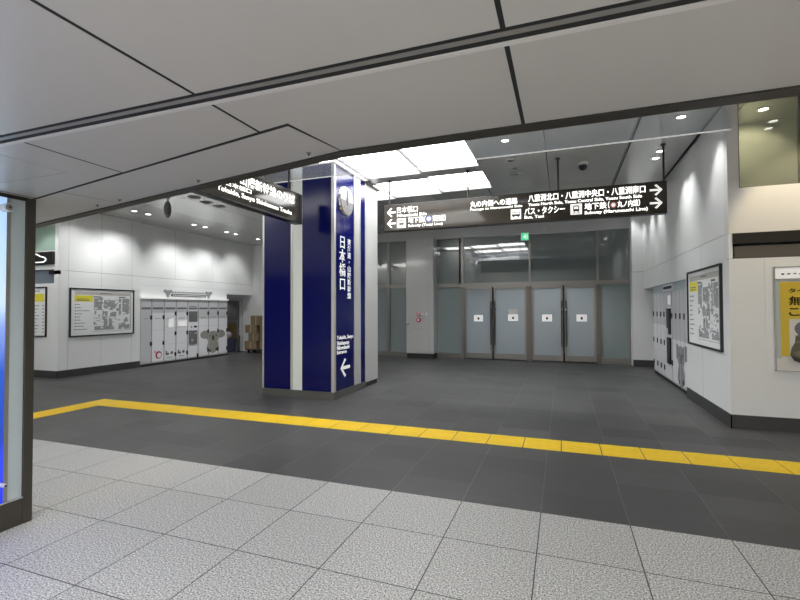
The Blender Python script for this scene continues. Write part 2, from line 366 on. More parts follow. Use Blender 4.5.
for i in range(5):  # unseen row of glowing panels added to brighten the hall
    x = -12.2+i*2.3
    t = thing('ceiling_light', '%s added unseen fill panel from the left block in the row before the pillar' % ('first second third fourth fifth'.split()[i]), 'ceiling light', (x, 4.1, zc(x)), 'added unseen fill panels of the hall front row')
    MB().box(x-1.02, x-1.0, 3.5, 4.7, zc(x)-.06, zc(x)+.02).box(x+1.0, x+1.02, 3.5, 4.7, zc(x)-.06, zc(x)+.02).build('frame', M['midgrey'], t)
    MB().box(x-1.0, x+1.0, 3.5, 4.7, zc(x)-.05, zc(x)-.04).build('diffuser', M['frontfill'], t)
for j, (y0, y1) in enumerate(LY):
    for i in range(3):
        w = (LX1-LX0)/3; x0 = LX0+i*w; x1 = x0+w
        t = thing('ceiling_light', '%s luminous white ceiling panel of the %s row' % (('pillar-side', 'middle', 'sign-side')[i], ('front', 'rear')[j]), 'ceiling light', ((x0+x1)/2, (y0+y1)/2, zc(x0)), 'luminous white panels in the hall ceiling')
        o = slab(x0+.012, x1-.012, y0+.012, y1-.012, 'glow', .05, .03, 'diffuser'); o.parent = t; o.matrix_parent_inverse = Matrix.Translation(t.location).inverted()
        mb = MB(); z = zc(x0)
        mb.box(x0, x0+.012, y0, y1, z-.0, z+.1).box(x1-.012, x1, y0, y1, z+.0, z+.1).box(x0, x1, y0, y0+.012, z+.004, z+.1).box(x0, x1, y1-.012, y1, z+.004, z+.1)
        mb.build('frame', M['midgrey'], t)

# --- right block: wall facing the hall (X=2), front face (Y=6.8)
XR, YF = 2.0, 6.8
N0, N1 = 8.94, 13.2      # locker niche
mb = MB().box(XR, XR+.14, YF+.14, N0, 0, 2.48).box(XR, XR+.14, N0, N1, 2.03, 2.48).box(XR, XR+.14, N1, 13.6, 0, 2.48)
mb.box(XR, XR+.14, YF+.14, 13.6, 2.487, 4.3)
struct(mb.build('wall_right', M['wall']), 'white enamel panels of the right wall')
struct(MB().box(XR+.01, XR+.13, YF+.14, 13.6, 2.478, 2.489).build('trim_6', M['gap']), 'dark horizontal joint of the right wall')
mb = MB().box(XR+.14, XR+.9, N1, N1+.1, 0, 2.2).box(XR+.8, XR+.9, N0-.1, N1, 0, 2.2).box(XR+.14, XR+.9, N0-.1, N0, 0, 2.2).box(XR+.14, XR+.9, N0, N1, 2.03, 2.13)
struct(mb.build('wall_right', M['wall']), 'white lining of the locker niche')
struct(MB().box(XR-.012, XR, YF-.012, N0, 0, .172).build('baseboard_right', M['base']))
struct(MB().box(XR+.13, 8, YF-.012, YF, 0, .175).box(XR-.012, XR+.13, YF-.012, YF, 0, .175).build('baseboard_front', M['base']))
struct(MB().box(1.73, XR+.8, N1-.012, N1, 0, .172).build('baseboard_right', M['base']))
struct(MB().box(XR-.0006, XR+.02, 8.019, 8.023, .175, 2.478).box(XR-.0006, XR+.02, 10.4, 10.404, 2.489, 4.2).build('trim_7', M['joint']), 'vertical panel joints of the right wall')
# pilaster beside the glazing
struct(MB().box(1.73, XR, N1, 13.75, 0, 4.2).build('wall_right', M['wall']), 'white pilaster at the end of the right wall')
struct(MB().box(1.73, 2.0, N1-.001, N1, 2.478, 2.488).build('trim_8', M['joint']))
# front face of the right block
mb = MB().box(XR, 2.369, YF, YF+.14, 0, 2.15).box(2.373, 8, YF, YF+.14, 0, 2.15).box(2.36, 2.38, YF+.004, YF+.1, 0, 2.15)
struct(mb.build('wall_front', M['wall']), 'white panels of the right front face')
mb = MB().box(XR, 8, YF, YF+.14, 2.475, 3.05).box(XR, 2.122, YF, YF+.14, 3.05, 4.3)
struct(mb.build('wall_front', M['wall_plain']), 'cream upper part of the right front face')
w = MB().box(2.75, 2.775, YF+.02, YF+.06, 3.05, 4.2).box(2.122, 2.134, YF+.01, YF+.06, 3.05, 4.2).box(2.122, 8, YF+.01, YF+.06, 3.04, 3.06).build('window_1', M['bronze']); struct(w, 'upper shop window above the dark band')
wp = MB().box(2.134, 8, YF+.035, YF+.045, 3.06, 4.2).build('pane', M['winglass'], w)
# room behind the upper window
mb = MB().box(2.14, 8, YF+.95, YF+1.0, 3.0, 4.4).box(2.14, 8, YF+.14, YF+1.0, 2.9, 3.0)
struct(mb.build('wall_back', M['warmroom']), 'warm lit wall inside the shop window')
# dark double band
t = thing('shutter_housing', 'dark brown double band of a shutter housing over the yellow poster wall', 'shutter housing', (3, YF, 2.15))
MB().box(2.04, 8, YF-.02, YF+.13, 2.335, 2.473, .003).build('upper_band', M['darktrim'], t)
MB().box(2.0, 2.04, YF-.004, YF+.13, 2.155, 2.47).build('end_cap', M['wall'], t)
MB().box(2.06, 8, YF+.03, YF+.13, 2.31, 2.335).build('slot', M['gap'], t)
MB().box(2.06, 8, YF+.0, YF+.13, 2.152, 2.31, .003).build('lower_band', M['bronze'], t)

# --- left block
XL = -10.6
O0, O1 = 12.25, 13.6
mb = MB().box(XL-.14, XL, YF+.14, 8.87, 0, 2.42).box(XL-.14, XL, YF+.14, 8.87, 2.428, 4.2)
struct(mb.build('wall_left', M['wall']), 'white enamel panels of the left wall around the map board')
mb = MB()
mb.box(XL-.24, XL-.09, 8.87, O0, 0, 2.42).box(XL-.24, XL-.09, O0, O1, 2.05, 2.42).box(XL-.24, XL-.09, 8.87, O1, 2.428, 4.2)
struct(mb.build('wall_left', M['wall']), 'white enamel panels of the left wall')
mb = MB().box(XL-.13, XL-.006, YF+.14, 8.87, 2.41, 2.43).box(XL-.23, XL-.096, 8.87, O1, 2.41, 2.43)
for y in (7.02, 7.80, 8.62): mb.box(XL-.02, XL+.0006, y-.002, y+.002, .17, 4.1)
for y in (10.1, 11.6): mb.box(XL-.12, XL-.0894, y-.002, y+.002, 2.43, 4.1)
mb.box(XL-.12, XL-.0894, 8.87, O1, 2.20, 2.203)
struct(mb.build('trim_9', M['joint']), 'thin dark joints of the left wall')
struct(MB().box(XL, XL+.012, YF-.012, 8.87, 0, .168).box(XL-.08, XL-.07, 8.87, 8.95, 0, .168).build('baseboard_left', M['base']))
struct(MB().box(-16, XL+.012, YF-.012, YF, 0, .165).build('baseboard_left', M['base']))
# left front face with green glazing, sign slot, lower glass
mb = MB().box(-16, -11.0+.0, YF, YF+.14, 0, 2.13).box(-11.0, XL, YF, YF+.14, 0, 2.13).box(-16, XL, YF, YF+.14, 2.45, 2.56).box(-10.72, XL, YF, YF+.14, 2.56, 4.2).box(-16, -10.72, YF, YF+.14, 3.47, 4.2).box(-16, -10.72, YF, YF+.14, 2.845, 2.87)
struct(mb.build('wall_front', M['wall']), 'white front face of the left block')
w = MB().box(-16, -10.72, YF+.03, YF+.05, 3.45, 3.47).box(-16, -10.72, YF+.03, YF+.05, 2.87, 2.885).build('window_2', M['alu_light']); struct(w, 'sea green glazing of the left block')
MB().box(-16, -10.72, YF+.04, YF+.06, 2.87, 3.47).build('pane', M['dark_green_glass'], w)
struct(MB().box(-16, XL-.1, YF+.05, YF+.09, 2.13, 2.45).build('trim_10', M['slateblue']), 'grey recessed band under the left sign')
struct(MB().box(-10.92, XL-.0, YF-.0, YF+.05, 2.33, 2.42).build('trim_11', M['black']), 'black band under the left sign')
struct(MB().box(XL-.14, XL, YF, YF+.14, 2.13, 2.45).build('wall_front', M['wall']))
t = thing('cafe_sign', 'black illuminated sign with a white cloud-like outline high on the left block', 'sign', (-11.6, YF, 2.56))
F = frame((0, YF, 0), (1, 0, 0), (0, -1, 0))
MB().box(-13.2, -10.73, .0, .05, 2.56, 2.845).build('panel', M['black'], t, fr=F)
mb = MB()
ou = [(-12.6, 2.60), (-11.02, 2.60), (-10.93, 2.64), (-10.93, 2.69), (-10.99, 2.73), (-11.13, 2.76), (-11.24, 2.81), (-11.45, 2.835), (-12.6, 2.835)]
inn = [(-12.57, 2.625), (-11.04, 2.625), (-10.97, 2.65), (-10.97, 2.685), (-11.02, 2.71), (-11.15, 2.735), (-11.27, 2.785), (-11.47, 2.81), (-12.57, 2.81)]
n = len(ou)
for i in range(n):
    poly(mb, [ou[i], ou[(i+1) % n], inn[(i+1) % n], inn[i]], .05, .004)
mb.build('outline', M['signwhite'], t, fr=F)

# corridor behind the left opening
mb = MB().box(-13.2, XL-.09, O1, O1+.12, 0, 4.2).box(XL-.09, -7.7, O1, O1+.12, 0, 4.2)
struct(mb.build('wall_back', M['wall']), 'white wall beside the left opening')
mb = MB().box(-13.3, -13.2, O0-1.5, O1+.1, 0, 2.4).box(-13.3, XL-.24, O0-.1, O0, 0, 2.4).box(-13.3, XL-.24, O0-.1, O1+.1, 2.2, 2.3)
struct(mb.build('wall_left', M['wall']), 'lining of the service passage')
struct(MB().box(XL-.09, -7.7, O1-.01, O1, 0, .12).build('baseboard_back', M['alu_light']))
d = MB().box(-12.25, -11.13, O1-.05, O1-.002, 0, 1.93).build('door_5', M['palegrey']); struct(d, 'grey glazed door at the end of the service passage')
MB().box(-12.18, -11.25, O1-.06, O1-.05, .0, 1.86).build('leaf', M['doorgrey'], d)
MB().box(-12.05, -11.36, O1-.064, O1-.06, 1.15, 1.78).build('pane', M['ink'], d)
MB().box(-12.05, -11.36, O1-.064, O1-.06, .35, 1.02).build('panel', M['doorwood'], d)
MB().cyl((-11.30, O1-.09, .9), (-11.30, O1-.09, 1.15), .012).build('handle', M['chrome'], d)

# --- back glazing (Y=13.6)
YB2 = 13.6
struct(MB().box(-7.7, 1.74, YB2-.12, YB2+.3, 3.70, 4.25).build('wall_back', M['col']), 'grey beam above the glazing')
mulls = [-7.7, -6.5, -5.32, -2.88, -.895, .915]
mb = MB()
for x in mulls[:3]: mb.box(x-.045, x+.045, YB2-.05, YB2+.05, 0, 3.70)
mb.box(-2.93, -2.84, YB2-.05, YB2+.05, 2.3, 3.70).box(-.925, -.87, YB2-.05, YB2+.05, 2.3, 3.7).box(.89, .95, YB2-.05, YB2+.05, 2.3, 3.7)
mb.box(-2.93, -2.84, YB2-.05, YB2+.05, 0, 2.3)
mb.box(-7.7, 1.73, YB2-.055, YB2+.05, 2.19, 2.31).box(-7.7, -4.6, YB2-.045, YB2+.04, 0, .16).box(-3.7, -2.93, YB2-.045, YB2+.04, 0, .15)
mb.box(.99, 1.73, YB2-.045, YB2+.04, 0, .16).box(1.70, 1.73, YB2-.04, YB2+.04, 0, 3.7)
wf = mb.build('window_3', M['steel']); struct(wf, 'stainless framed glass wall at the back of the hall')
mb = MB()
for a, b in ((-7.7, -6.5), (-6.5, -5.32), (-5.27, -3.0), (-2.84, -.925), (-.87, .89), (.95, 1.70)): mb.box(a, b, YB2, YB2+.012, 2.31, 3.70)
mb.build('upper_panes', M['darkglass'], wf)
mb = MB()
for a, b in ((-7.65, -6.55), (-6.45, -5.365), (-5.27, -4.5), (-3.9, -2.93), (.99, 1.70)): mb.box(a, b, YB2, YB2+.012, .16, 2.19)
mb.build('lower_panes', M['frost2'], wf)
# dim concourse behind the glazing
mb = MB().box(-7.8, 1.9, YB2+2.5, YB2+2.6, 0, 4.3).box(-7.8, 1.9, YB2+.06, YB2+2.6, 4.0, 4.1)
struct(mb.build('wall_back', M['wall_plain']), 'wall of the dim lobby behind the glass')
# doors
doors = [(-2.83, -1.99, 1), (-1.94, -1.0, -1), (-.835, -.0, 1), (.05, .87, -1)]
hi = 0
mb = MB().box(-1.0, -.925, YB2-.07, YB2+.05, 0, 2.19).box(-.89, -.84, YB2-.07, YB2+.05, 0, 2.19).box(-.925, -.89, YB2-.05, YB2+.05, 0, 2.19).box(.87, .99, YB2-.07, YB2+.05, 0, 2.19)
struct(mb.build('trim_12', M['bronze']), 'bronze door posts')
for i, (a, b, s) in enumerate(doors):
    fr_ = MB().box(a, a+.055, YB2-.04, YB2+.03, .03, 2.19).box(b-.055, b, YB2-.04, YB2+.03, .03, 2.19).box(a+.055, b-.055, YB2-.04, YB2+.03, 2.12, 2.19).box(a+.055, b-.055, YB2-.04, YB2+.03, .03, .19)
    d = fr_.build('door_%d' % (i+1), M['steel']); struct(d, 'framed frosted glass door')
    MB().box(a+.055, b-.055, YB2-.006, YB2+.006, .19, 2.12).build('pane', M['frost'], d)
    hx = b-.035 if s > 0 else a+.035
    mb = MB().cyl((hx, YB2-.11, .45), (hx, YB2-.11, 1.75), .016)
    for z in (.6, 1.6): mb.cyl((hx, YB2-.11, z), (hx, YB2-.03, z), .01)
    mb.build('handle', M['black'], d, True)
    MB().cyl((hx, YB2-.055, 1.5), (hx, YB2-.035, 1.5), .03).build('lock', M['chrome'], d)
nl = [(-2.54, -2.27, 1.145, 1.335, 'first frosted door from the grey column'), (-1.525, -1.24, 1.165, 1.355, 'second frosted door, lower of its two'),
      (-.565, -.295, 1.155, 1.355, 'third frosted door from the grey column'), (.362, .634, 1.16, 1.355, 'fourth frosted door, nearest the right wall')]
F = frame((0, YB2-.007, 0), (1, 0, 0), (0, -1, 0))
for a, b, c, d_, s in nl:
    t = thing('notice', 'white marked notice on the '+s, 'notice', ((a+b)/2, YB2-.01, c), 'notices on the glass doors')
    MB().box(a, b, 0, .002, c, d_).build('sheet', M['white'], t, fr=F)
    m_ = (a+b)/2; z_ = (c+d_)/2
    mb = MB(); poly(mb, ell(m_, z_-.012, .035, .038, 14), .002, .001); mb.build('dark_mark', M['ink3'], t, fr=F)
    mb = MB().box(m_-.05, m_+.03, .002, .0035, z_+.03, z_+.042); mb.build('red_mark', M['redp'], t, fr=F)
t = thing('notice', 'plain grey paper above the lower notice on the second door', 'notice', (-1.38, YB2-.01, 1.36), 'notices on the glass doors')
MB().box(-1.51, -1.25, 0, .002, 1.36, 1.51).build('sheet', M['papergrey'], t, fr=F)
MB().box(-1.48, -1.28, .002, .003, 1.42, 1.43).box(-1.48, -1.32, .002, .003, 1.46, 1.468).build('print', M['ink2'], t, fr=F)

# exit sign
t = thing('exit_sign', 'small green lit exit sign under the beam above the doors', 'sign', (-1.0, 13.45, 3.5))
F = frame((0, 13.47, 0), (1, 0, 0), (0, -1, 0))
MB().box(-1.13, -.90, -.04, .03, 3.50, 3.74, .006).build('housing', M['palegrey'], t, fr=F)
MB().box(-1.115, -.915, .03, .034, 3.52, 3.72).build('lit_face', M['green'], t, fr=F)
mb = MB(); poly(mb, ell(-1.0, 3.67, .018, .018, 10), .034); poly(mb, [(-1.03, 3.65), (-.99, 3.655), (-.96, 3.62), (-.99, 3.61), (-.97, 3.56), (-1.0, 3.56), (-1.03, 3.60), (-1.07, 3.57), (-1.06, 3.60)], .034)
mb.box(-.95, -.935, .034, .036, 3.55, 3.69).build('running_figure', M['signwhite'], t, fr=F)

# grey column in front of the glazing
t = thing('grey_column', 'light grey enamelled square column with a black foot standing before the glazing', 'column', (-4.2, 13.4, 0))
MB().box(-4.60, -3.70, 13.2, 13.62, .15, 3.72, .03).build('shaft', M['col'], t)
MB().box(-4.57, -3.73, 13.22, 13.6, 0, .15).build('foot', M['blackm'], t)
MB().box(-3.87, -3.865, 13.197, 13.2, .2, 3.6).build('joint', M['joint'], t)
t = thing('fire_alarm', 'red ringed fire alarm button with pink lamp on the grey column', 'fire alarm', (-4.17, 13.19, 1.1))
F = frame((0, 13.199, 0), (1, 0, 0), (0, -1, 0))
mb = MB(); mb.cyl((-4.18, 0, 1.19), (-4.18, .035, 1.19), .075, .065).build('ring', M['red'], t, fr=F)
MB().cyl((-4.18, .03, 1.19), (-4.18, .045, 1.19), .03).build('button', M['white'], t, fr=F)
MB().sphere((-4.18, .02, 1.37), .06, (1, .7, 1.1)).build('lamp', M['pink'], t, True, F)
mb = MB()
for x in (-4.32, -4.2, -4.08): mb.cyl((x, 0, .93), (x, .01, .93), .013)
mb.build('screws', M['midgrey'], t, fr=F)
MB().cyl((-4.52, 0, 1.06), (-4.52, .02, 1.06), .03).build('key_cover', M['chrome'], t, fr=F)
MB().box(-4.10, -4.03, 0, .006, 1.33, 1.41).box(-3.97, -3.90, 0, .006, 1.33, 1.41).build('label_plates', M['palegrey'], t, fr=F)

# far closing walls of the place
struct(MB().box(-16.1, -16, -7, 7, 0, 4.4).build('wall_left', M['wall_plain']))
struct(MB().box(8, 8.1, -7, 7, 0, 4.4).build('wall_right', M['wall_plain']))
struct(MB().box(-16, 8, -7.1, -7, 0, 3).build('wall_back', M['wall']), 'white wall behind the photographer')

# ================================================================== PILLAR
XP = -3.613; YP = 6.7
t = thing('sign_pillar', 'navy blue glass-clad signage pillar with silver strips and a grey base', 'pillar', (-4.3, 7.3, 0))
MB().box(-5.02, XP-.03, YP+.03, 7.97, .0, 4.0).build('core', M['darktrim'], t)
MB().box(-5.05, XP+.002, YP-.004, 7.99, .0, .13).build('base', M['pillarbase'], t)
mb = MB().box(-5.055, -5.02, YP, YP+.04, .13, 4.02).box(-4.462, -4.42, YP-.006, YP+.03, .13, 4.02)
mb.box(XP-.05, XP+.004, YP-.004, YP+.06, .13, 4.02)
mb.box(XP-.02, XP+.01, 7.46, 7.50, .13, 4.02).box(XP-.02, XP+.01, 7.70, 7.74, .13, 4.02).box(XP-.02, XP+.004, 7.955, 7.985, .13, 4.02)
mb.build('metal_strips', M['alu_light'], t)
MB().box(-4.42, -4.235, YP+.004, YP+.03, .13, 4.02).build('white_strip', M['white_strip'], t)
MB().box(XP-.02, XP+.001, 7.50, 7.70, .13, 4.02).build('grey_strip', M['column_grey'], t)
for a, b in ((-5.018, -4.464), (-4.232, XP-.052)): MB().box(a, b, YP, YP+.03, .135, 4.0).build('blue_panel', M['blue'], t)
for a, b in ((6.765, 7.458), (7.742, 7.953)): MB().box(XP-.02, XP, a, b, .135, 4.0).build('blue_panel', M['blue'], t)
MB().box(-5.06, XP+.01, YP-.005, 7.99, 4.0, 4.03).build('cap', M['alu'], t)
F = frame((XP+.0005, 0, 0), (0, 1, 0), (1, 0, 0))
mb = MB(); add_text(mb, '日\n本\n橋\n口', 6.885, 7.125, 1.86, 2.80, 0, .03); add_text(mb, '東\n海\n道\n・\n山\n陽\n新\n幹\n線', 7.195, 7.335, 1.71, 2.79, 0, .02)
add_text(mb, 'Tokaido, Sanyo', 6.80, 7.43, .985, 1.07, 0, .012); add_text(mb, 'Shinkansen', 6.80, 7.26, .905, .975, 0, .012)
add_text(mb, 'Nihombashi', 6.80, 7.27, .825, .895, 0, .012); add_text(mb, 'Entrance', 6.80, 7.16, .755, .815, 0, .012)
mb.build('lettering', M['white'], t, fr=F)
mb = MB(); arrow(mb, 7.11, .50, .36, .33, 0, True); mb.build('arrow', M['white'], t, fr=F)
e = thing('round_emblem', 'domed silver disc emblem high on the blue pillar side panel', 'emblem', (XP, 7.11, 3.2))
mb = MB(); mb.cyl((7.12, 0, 3.44), (7.12, .03, 3.44), .262, .25, 40).build('rim', M['chrome'], e, fr=F)
def half(z_up):
    pts = [(7.12+.245*math.cos(a), 3.44+.245*math.sin(a)) for a in [math.pi*i/20+(0 if z_up else math.pi) for i in range(21)]]
    mb = MB(); poly(mb, pts, .03, .008); return mb
half(True).build('upper_half', M['column_grey'], e, fr=F)
half(False).build('lower_half', M['ink'], e, fr=F)
mb = MB(); poly(mb, [(7.085, 3.44), (7.10, 3.60), (7.13, 3.66), (7.15, 3.60), (7.16, 3.44), (7.13, 3.36)], .038, .006)
mb.build('needle', M['black'], e, fr=F)
mb = MB()
for k in range(9): mb.box(6.92+k*.042, 6.94+k*.042, .038, .042, 3.30+.02*(k % 3), 3.40-.02*(k % 2))
mb.build('relief', M['midgrey'], e, fr=F)

t = thing('support_column', 'plain white clad column with black foot behind the blue pillar', 'column', (-4.3, 8.3, 0))
MB().box(-5.05, XP-.012, 8.0, 8.62, .09, 4.0, .008).build('shaft', M['column_grey'], t)
MB().box(-5.04, XP-.03, 8.01, 8.60, 0, .09).build('foot', M['black'], t)
MB().box(-5.07, XP+.03, 7.99, 8.68, 4.0, 4.035).build('cap', M['bronze'], t)

# smoke curtain of glass hanging in front of the pillar
t = thing('smoke_curtain', 'clear glass smoke curtain hanging from the hall ceiling in front of the pillar', 'smoke curtain', (-1.5, 6.62, 4.0))
for a, b in ((-5.1, -2.6), (-2.596, -.3), (-.296, 1.995)):
    MB().box(a, b, 6.615, 6.625, 3.755, zc(a)).build('glass_pane', M['curtain'], t)
MB().box(-5.1, 1.995, 6.613, 6.627, 3.743, 3.758).build('bottom_edge_glint', M['white'], t)  # white, faintly glowing strip paints the light caught by the polished glass edge
MB().box(-5.1, 1.995, 6.605, 6.635, 4.03, 4.05).build('clamp_rail', M['alu_light'], t) if False else None

# ================================================================== HANGING SIGNS
YS = 8.1
t = thing('direction_sign', 'long dark brown hanging direction sign with white arrows across the hall', 'sign', (-.85, YS, 3.04))
F = frame((0, YS, 0), (1, 0, 0), (0, -1, 0))
MB().box(-3.27, 1.575, -.14, 0, 3.035, 3.555, .006).build('housing', M['black'], t, fr=F)
MB().box(-3.25, 1.555, 0, .004, 3.05, 3.54).build('face', M['signface'], t, fr=F)
V = .004
mb = MB()
add_text(mb, '日本橋口', -2.995, -2.575, 3.375, 3.495, V, .03); add_text(mb, 'Nihombashi Side', -2.995, -2.40, 3.30, 3.36, V)
add_text(mb, '地下鉄', -2.77, -2.45, 3.165, 3.285, V, .03); add_text(mb, '（', -2.445, -2.42, 3.165, 3.285, V, .02); add_text(mb, '東西線）', -2.285, -2.03, 3.165, 3.285, V, .02)
add_text(mb, 'Subway (Tozai Line)', -2.77, -2.09, 3.08, 3.145, V)
add_text(mb, '丸の内側への通路', -1.57, -.73, 3.37, 3.485, V, .03); add_text(mb, 'Passage to Marunouchi Side', -1.57, -.65, 3.30, 3.355, V)
add_text(mb, 'バス・タクシー', -.615, .05, 3.165, 3.285, V, .03); add_text(mb, 'Bus, Taxi', -.615, -.29, 3.09, 3.15, V)
add_text(mb, '八重洲北口・八重洲中央口・八重洲南口', -.55, 1.27, 3.385, 3.51, V, .03)
add_text(mb, 'Yaesu North Side, Yaesu Central Side, Yaesu South Side', -.55, 1.22, 3.305, 3.365, V)
add_text(mb, '地下鉄', .36, .70, 3.175, 3.29, V, .03); add_text(mb, '（', .72, .745, 3.175, 3.29, V, .02); add_text(mb, '丸ノ内線）', .86, 1.19, 3.175, 3.29, V, .02)
add_text(mb, 'Subway (Marunouchi Line)', .36, 1.30, 3.085, 3.155, V)
mb.build('lettering', M['signwhite'], t, fr=F)
for x, z, l in ((-3.115, 3.40, True), (-3.115, 3.185, True), (1.42, 3.415, False), (1.42, 3.205, False)):
    mb = MB(); arrow(mb, x, z, .18, .18, V, l); mb.build('arrow', M['signwhite'], t, fr=F)
def train_icon(x, z, s, kind):
    o = MB().box(x-s/2, x+s/2, V, V+.003, z-s/2, z+s/2, 0).build('pictogram', M['signwhite'], t, fr=F)
    mb = MB(); v = V+.003
    if kind == 'train':
        poly(mb, [(x-.27*s, z-.2*s), (x-.27*s, z+.28*s), (x-.15*s, z+.36*s), (x+.15*s, z+.36*s), (x+.27*s, z+.28*s), (x+.27*s, z-.2*s)], v)
        poly(mb, [(x-.18*s, z-.22*s), (x-.3*s, z-.42*s), (x-.22*s, z-.42*s), (x-.08*s, z-.22*s)], v); poly(mb, [(x+.18*s, z-.22*s), (x+.3*s, z-.42*s), (x+.22*s, z-.42*s), (x+.08*s, z-.22*s)], v)
    else:
        poly(mb, [(x-.4*s, z-.2*s), (x-.4*s, z+.22*s), (x+.4*s, z+.22*s), (x+.4*s, z-.2*s)], v)
        for q in (-.22, .22): poly(mb, ell(x+q*s, z-.22*s, .09*s, .09*s, 12), v)
    mb.build('vehicle', M['signface'], o, fr=F)
    mb = MB()
    if kind == 'train': mb.box(x-.18*s, x+.18*s, v+.002, v+.003, z+.02*s, z+.24*s)
    else: mb.box(x-.34*s, x+.34*s, v+.002, v+.003, z+.0*s, z+.15*s)
    mb.build('vehicle_window', M['signwhite'], o, fr=F)
train_icon(-2.905, 3.18, .18, 'train'); train_icon(-.76, 3.19, .175, 'bus'); train_icon(.23, 3.20, .18, 'train')
for x, m_ in ((-2.355, 'bluep'), (.80, 'redp')):
    mb = MB(); poly(mb, ell(x, 3.225, .052, .052), V, .003); o = mb.build('line_mark', M[m_], t, fr=F)
    mb = MB(); poly(mb, ell(x, 3.225, .03, .03), V+.003, .001); mb.build('mark_centre', M['signwhite'], o, fr=F)
for x in (-3.18, -1.625, -.055, 1.545):
    mb = MB().cyl((x, YS+.07, 3.55), (x, YS+.07, zc(x)+.01), .016, n=12).cyl((x, YS+.07, zc(x)-.02), (x, YS+.07, zc(x)), .04, n=16)
    mb.build('hanger_rod', M['black'], t)

XS = -4.0
t = thing('platform_sign', 'brown hanging sign for the tracks, seen edge-on beside the low ceiling', 'sign', (XS, 5.0, 2.93))
F = frame((XS, 0, 0), (0, 1, 0), (1, 0, 0))
MB().box(2.9, 6.33, -.14, 0, 2.915, 3.40, .006).build('housing', M['black'], t, fr=F)
MB().box(2.92, 6.26, 0, .004, 2.945, 3.385).build('face', M['signface'], t, fr=F)
mb = MB(); add_text(mb, '東海道・山陽新幹線のりば', 4.16, 6.10, 3.185, 3.335, V, .035)
add_text(mb, '・日本橋口', 4.45, 5.05, 3.105, 3.165, V, .02)
add_text(mb, 'Tokaido, Sanyo Shinkansen Tracks', 4.40, 6.02, 2.99, 3.075, V, .02)
mb.build('lettering', M['signwhite'], t, fr=F)
for y in (3.3, 4.7, 6.05): MB().cyl((XS-.07, y, 3.4), (XS-.07, y, zc(XS)+.01), .016, n=12).build('hanger_rod', M['black'], t)

# ================================================================== TACTILE PAVING
t = thing('tactile_paving', 'yellow ribbed tactile guide strip turning a corner on the dark floor', 'tactile paving', (-1, 5.3, 0))
mb = MB(); y0, y1 = 5.110, 5.510
k0 = -18
for k in range(-17, 21):
    xa = -.430+.4*k; 
    if xa < -7.1: continue
    mb.box(xa+.005, xa+.395, y0, y1, 0, .004)
    for q in range(5): mb.box(xa+.01, xa+.39, y0+.04+q*.075, y0+.065+q*.075, .004, .008)
mb.box(-7.39, -6.835, y0, y1, 0, .004)
mb.build('long_run', M['tact'], t)
mb = MB()
for k in range(12):
    yb_ = y0-.4*k
    mb.box(-7.39, -6.99, yb_-.398, yb_-.002, 0, .004)
    for q in range(5): mb.box(-7.35+q*.075, -7.325+q*.075, yb_-.39, yb_-.01, .004, .008)
mb.build('short_run', M['tact'], t)

# ================================================================== BILLBOARD at the left edge
XB = -3.635
t = thing('backlit_billboard', 'backlit blue glass billboard in a dark metal frame at the left edge', 'billboard', (XB, 1.0, 0))
F = frame((XB, 0, 0), (0, 1, 0), (1, 0, 0))
MB().box(2.110, 2.172, -.20, .0, 0, H, .002).build('end_post', M['postbronze'], t, fr=F)
MB().box(-2.0, 2.110, -.20, -.004, 0, .185).build('plinth', M['postbronze'], t, fr=F)
MB().box(-2.0, 2.110, -.05, .0, .185, .197).build('sill_strip', M['chrome'], t, fr=F)
MB().box(2.020, 2.108, -.06, -.012, .197, H-.02).build('side_glass', M['billglass'], t, fr=F)
MB().box(1.994, 2.020, -.06, -.010, .197, H-.02).build('glass_edge', M['alu'], t, fr=F)
MB().box(-2.0, 1.994, -.06, -.012, .197, H-.02).build('lit_print', M['bill'], t, fr=F)
MB().box(-2.0, 2.11, -.20, .0, H-.025, H-.0, 0).build('head_rail', M['darktrim'], t, fr=F)
for z in (2.235, .325):
    b_ = MB().cyl((1.975, -.03, z), (1.975, .05, z), .03 if z > 1 else .014, n=24).build('glass_fixing', M['palegrey'], t, True, F)
    MB().cyl((1.975, .05, z), (1.975, .056, z), .021 if z > 1 else .009).build('fixing_cap', M['midgrey'], b_, True, F)
    MB().cyl((1.975, .056, z), (1.975, .058, z), .006).build('socket', M['black'], b_, True, F)

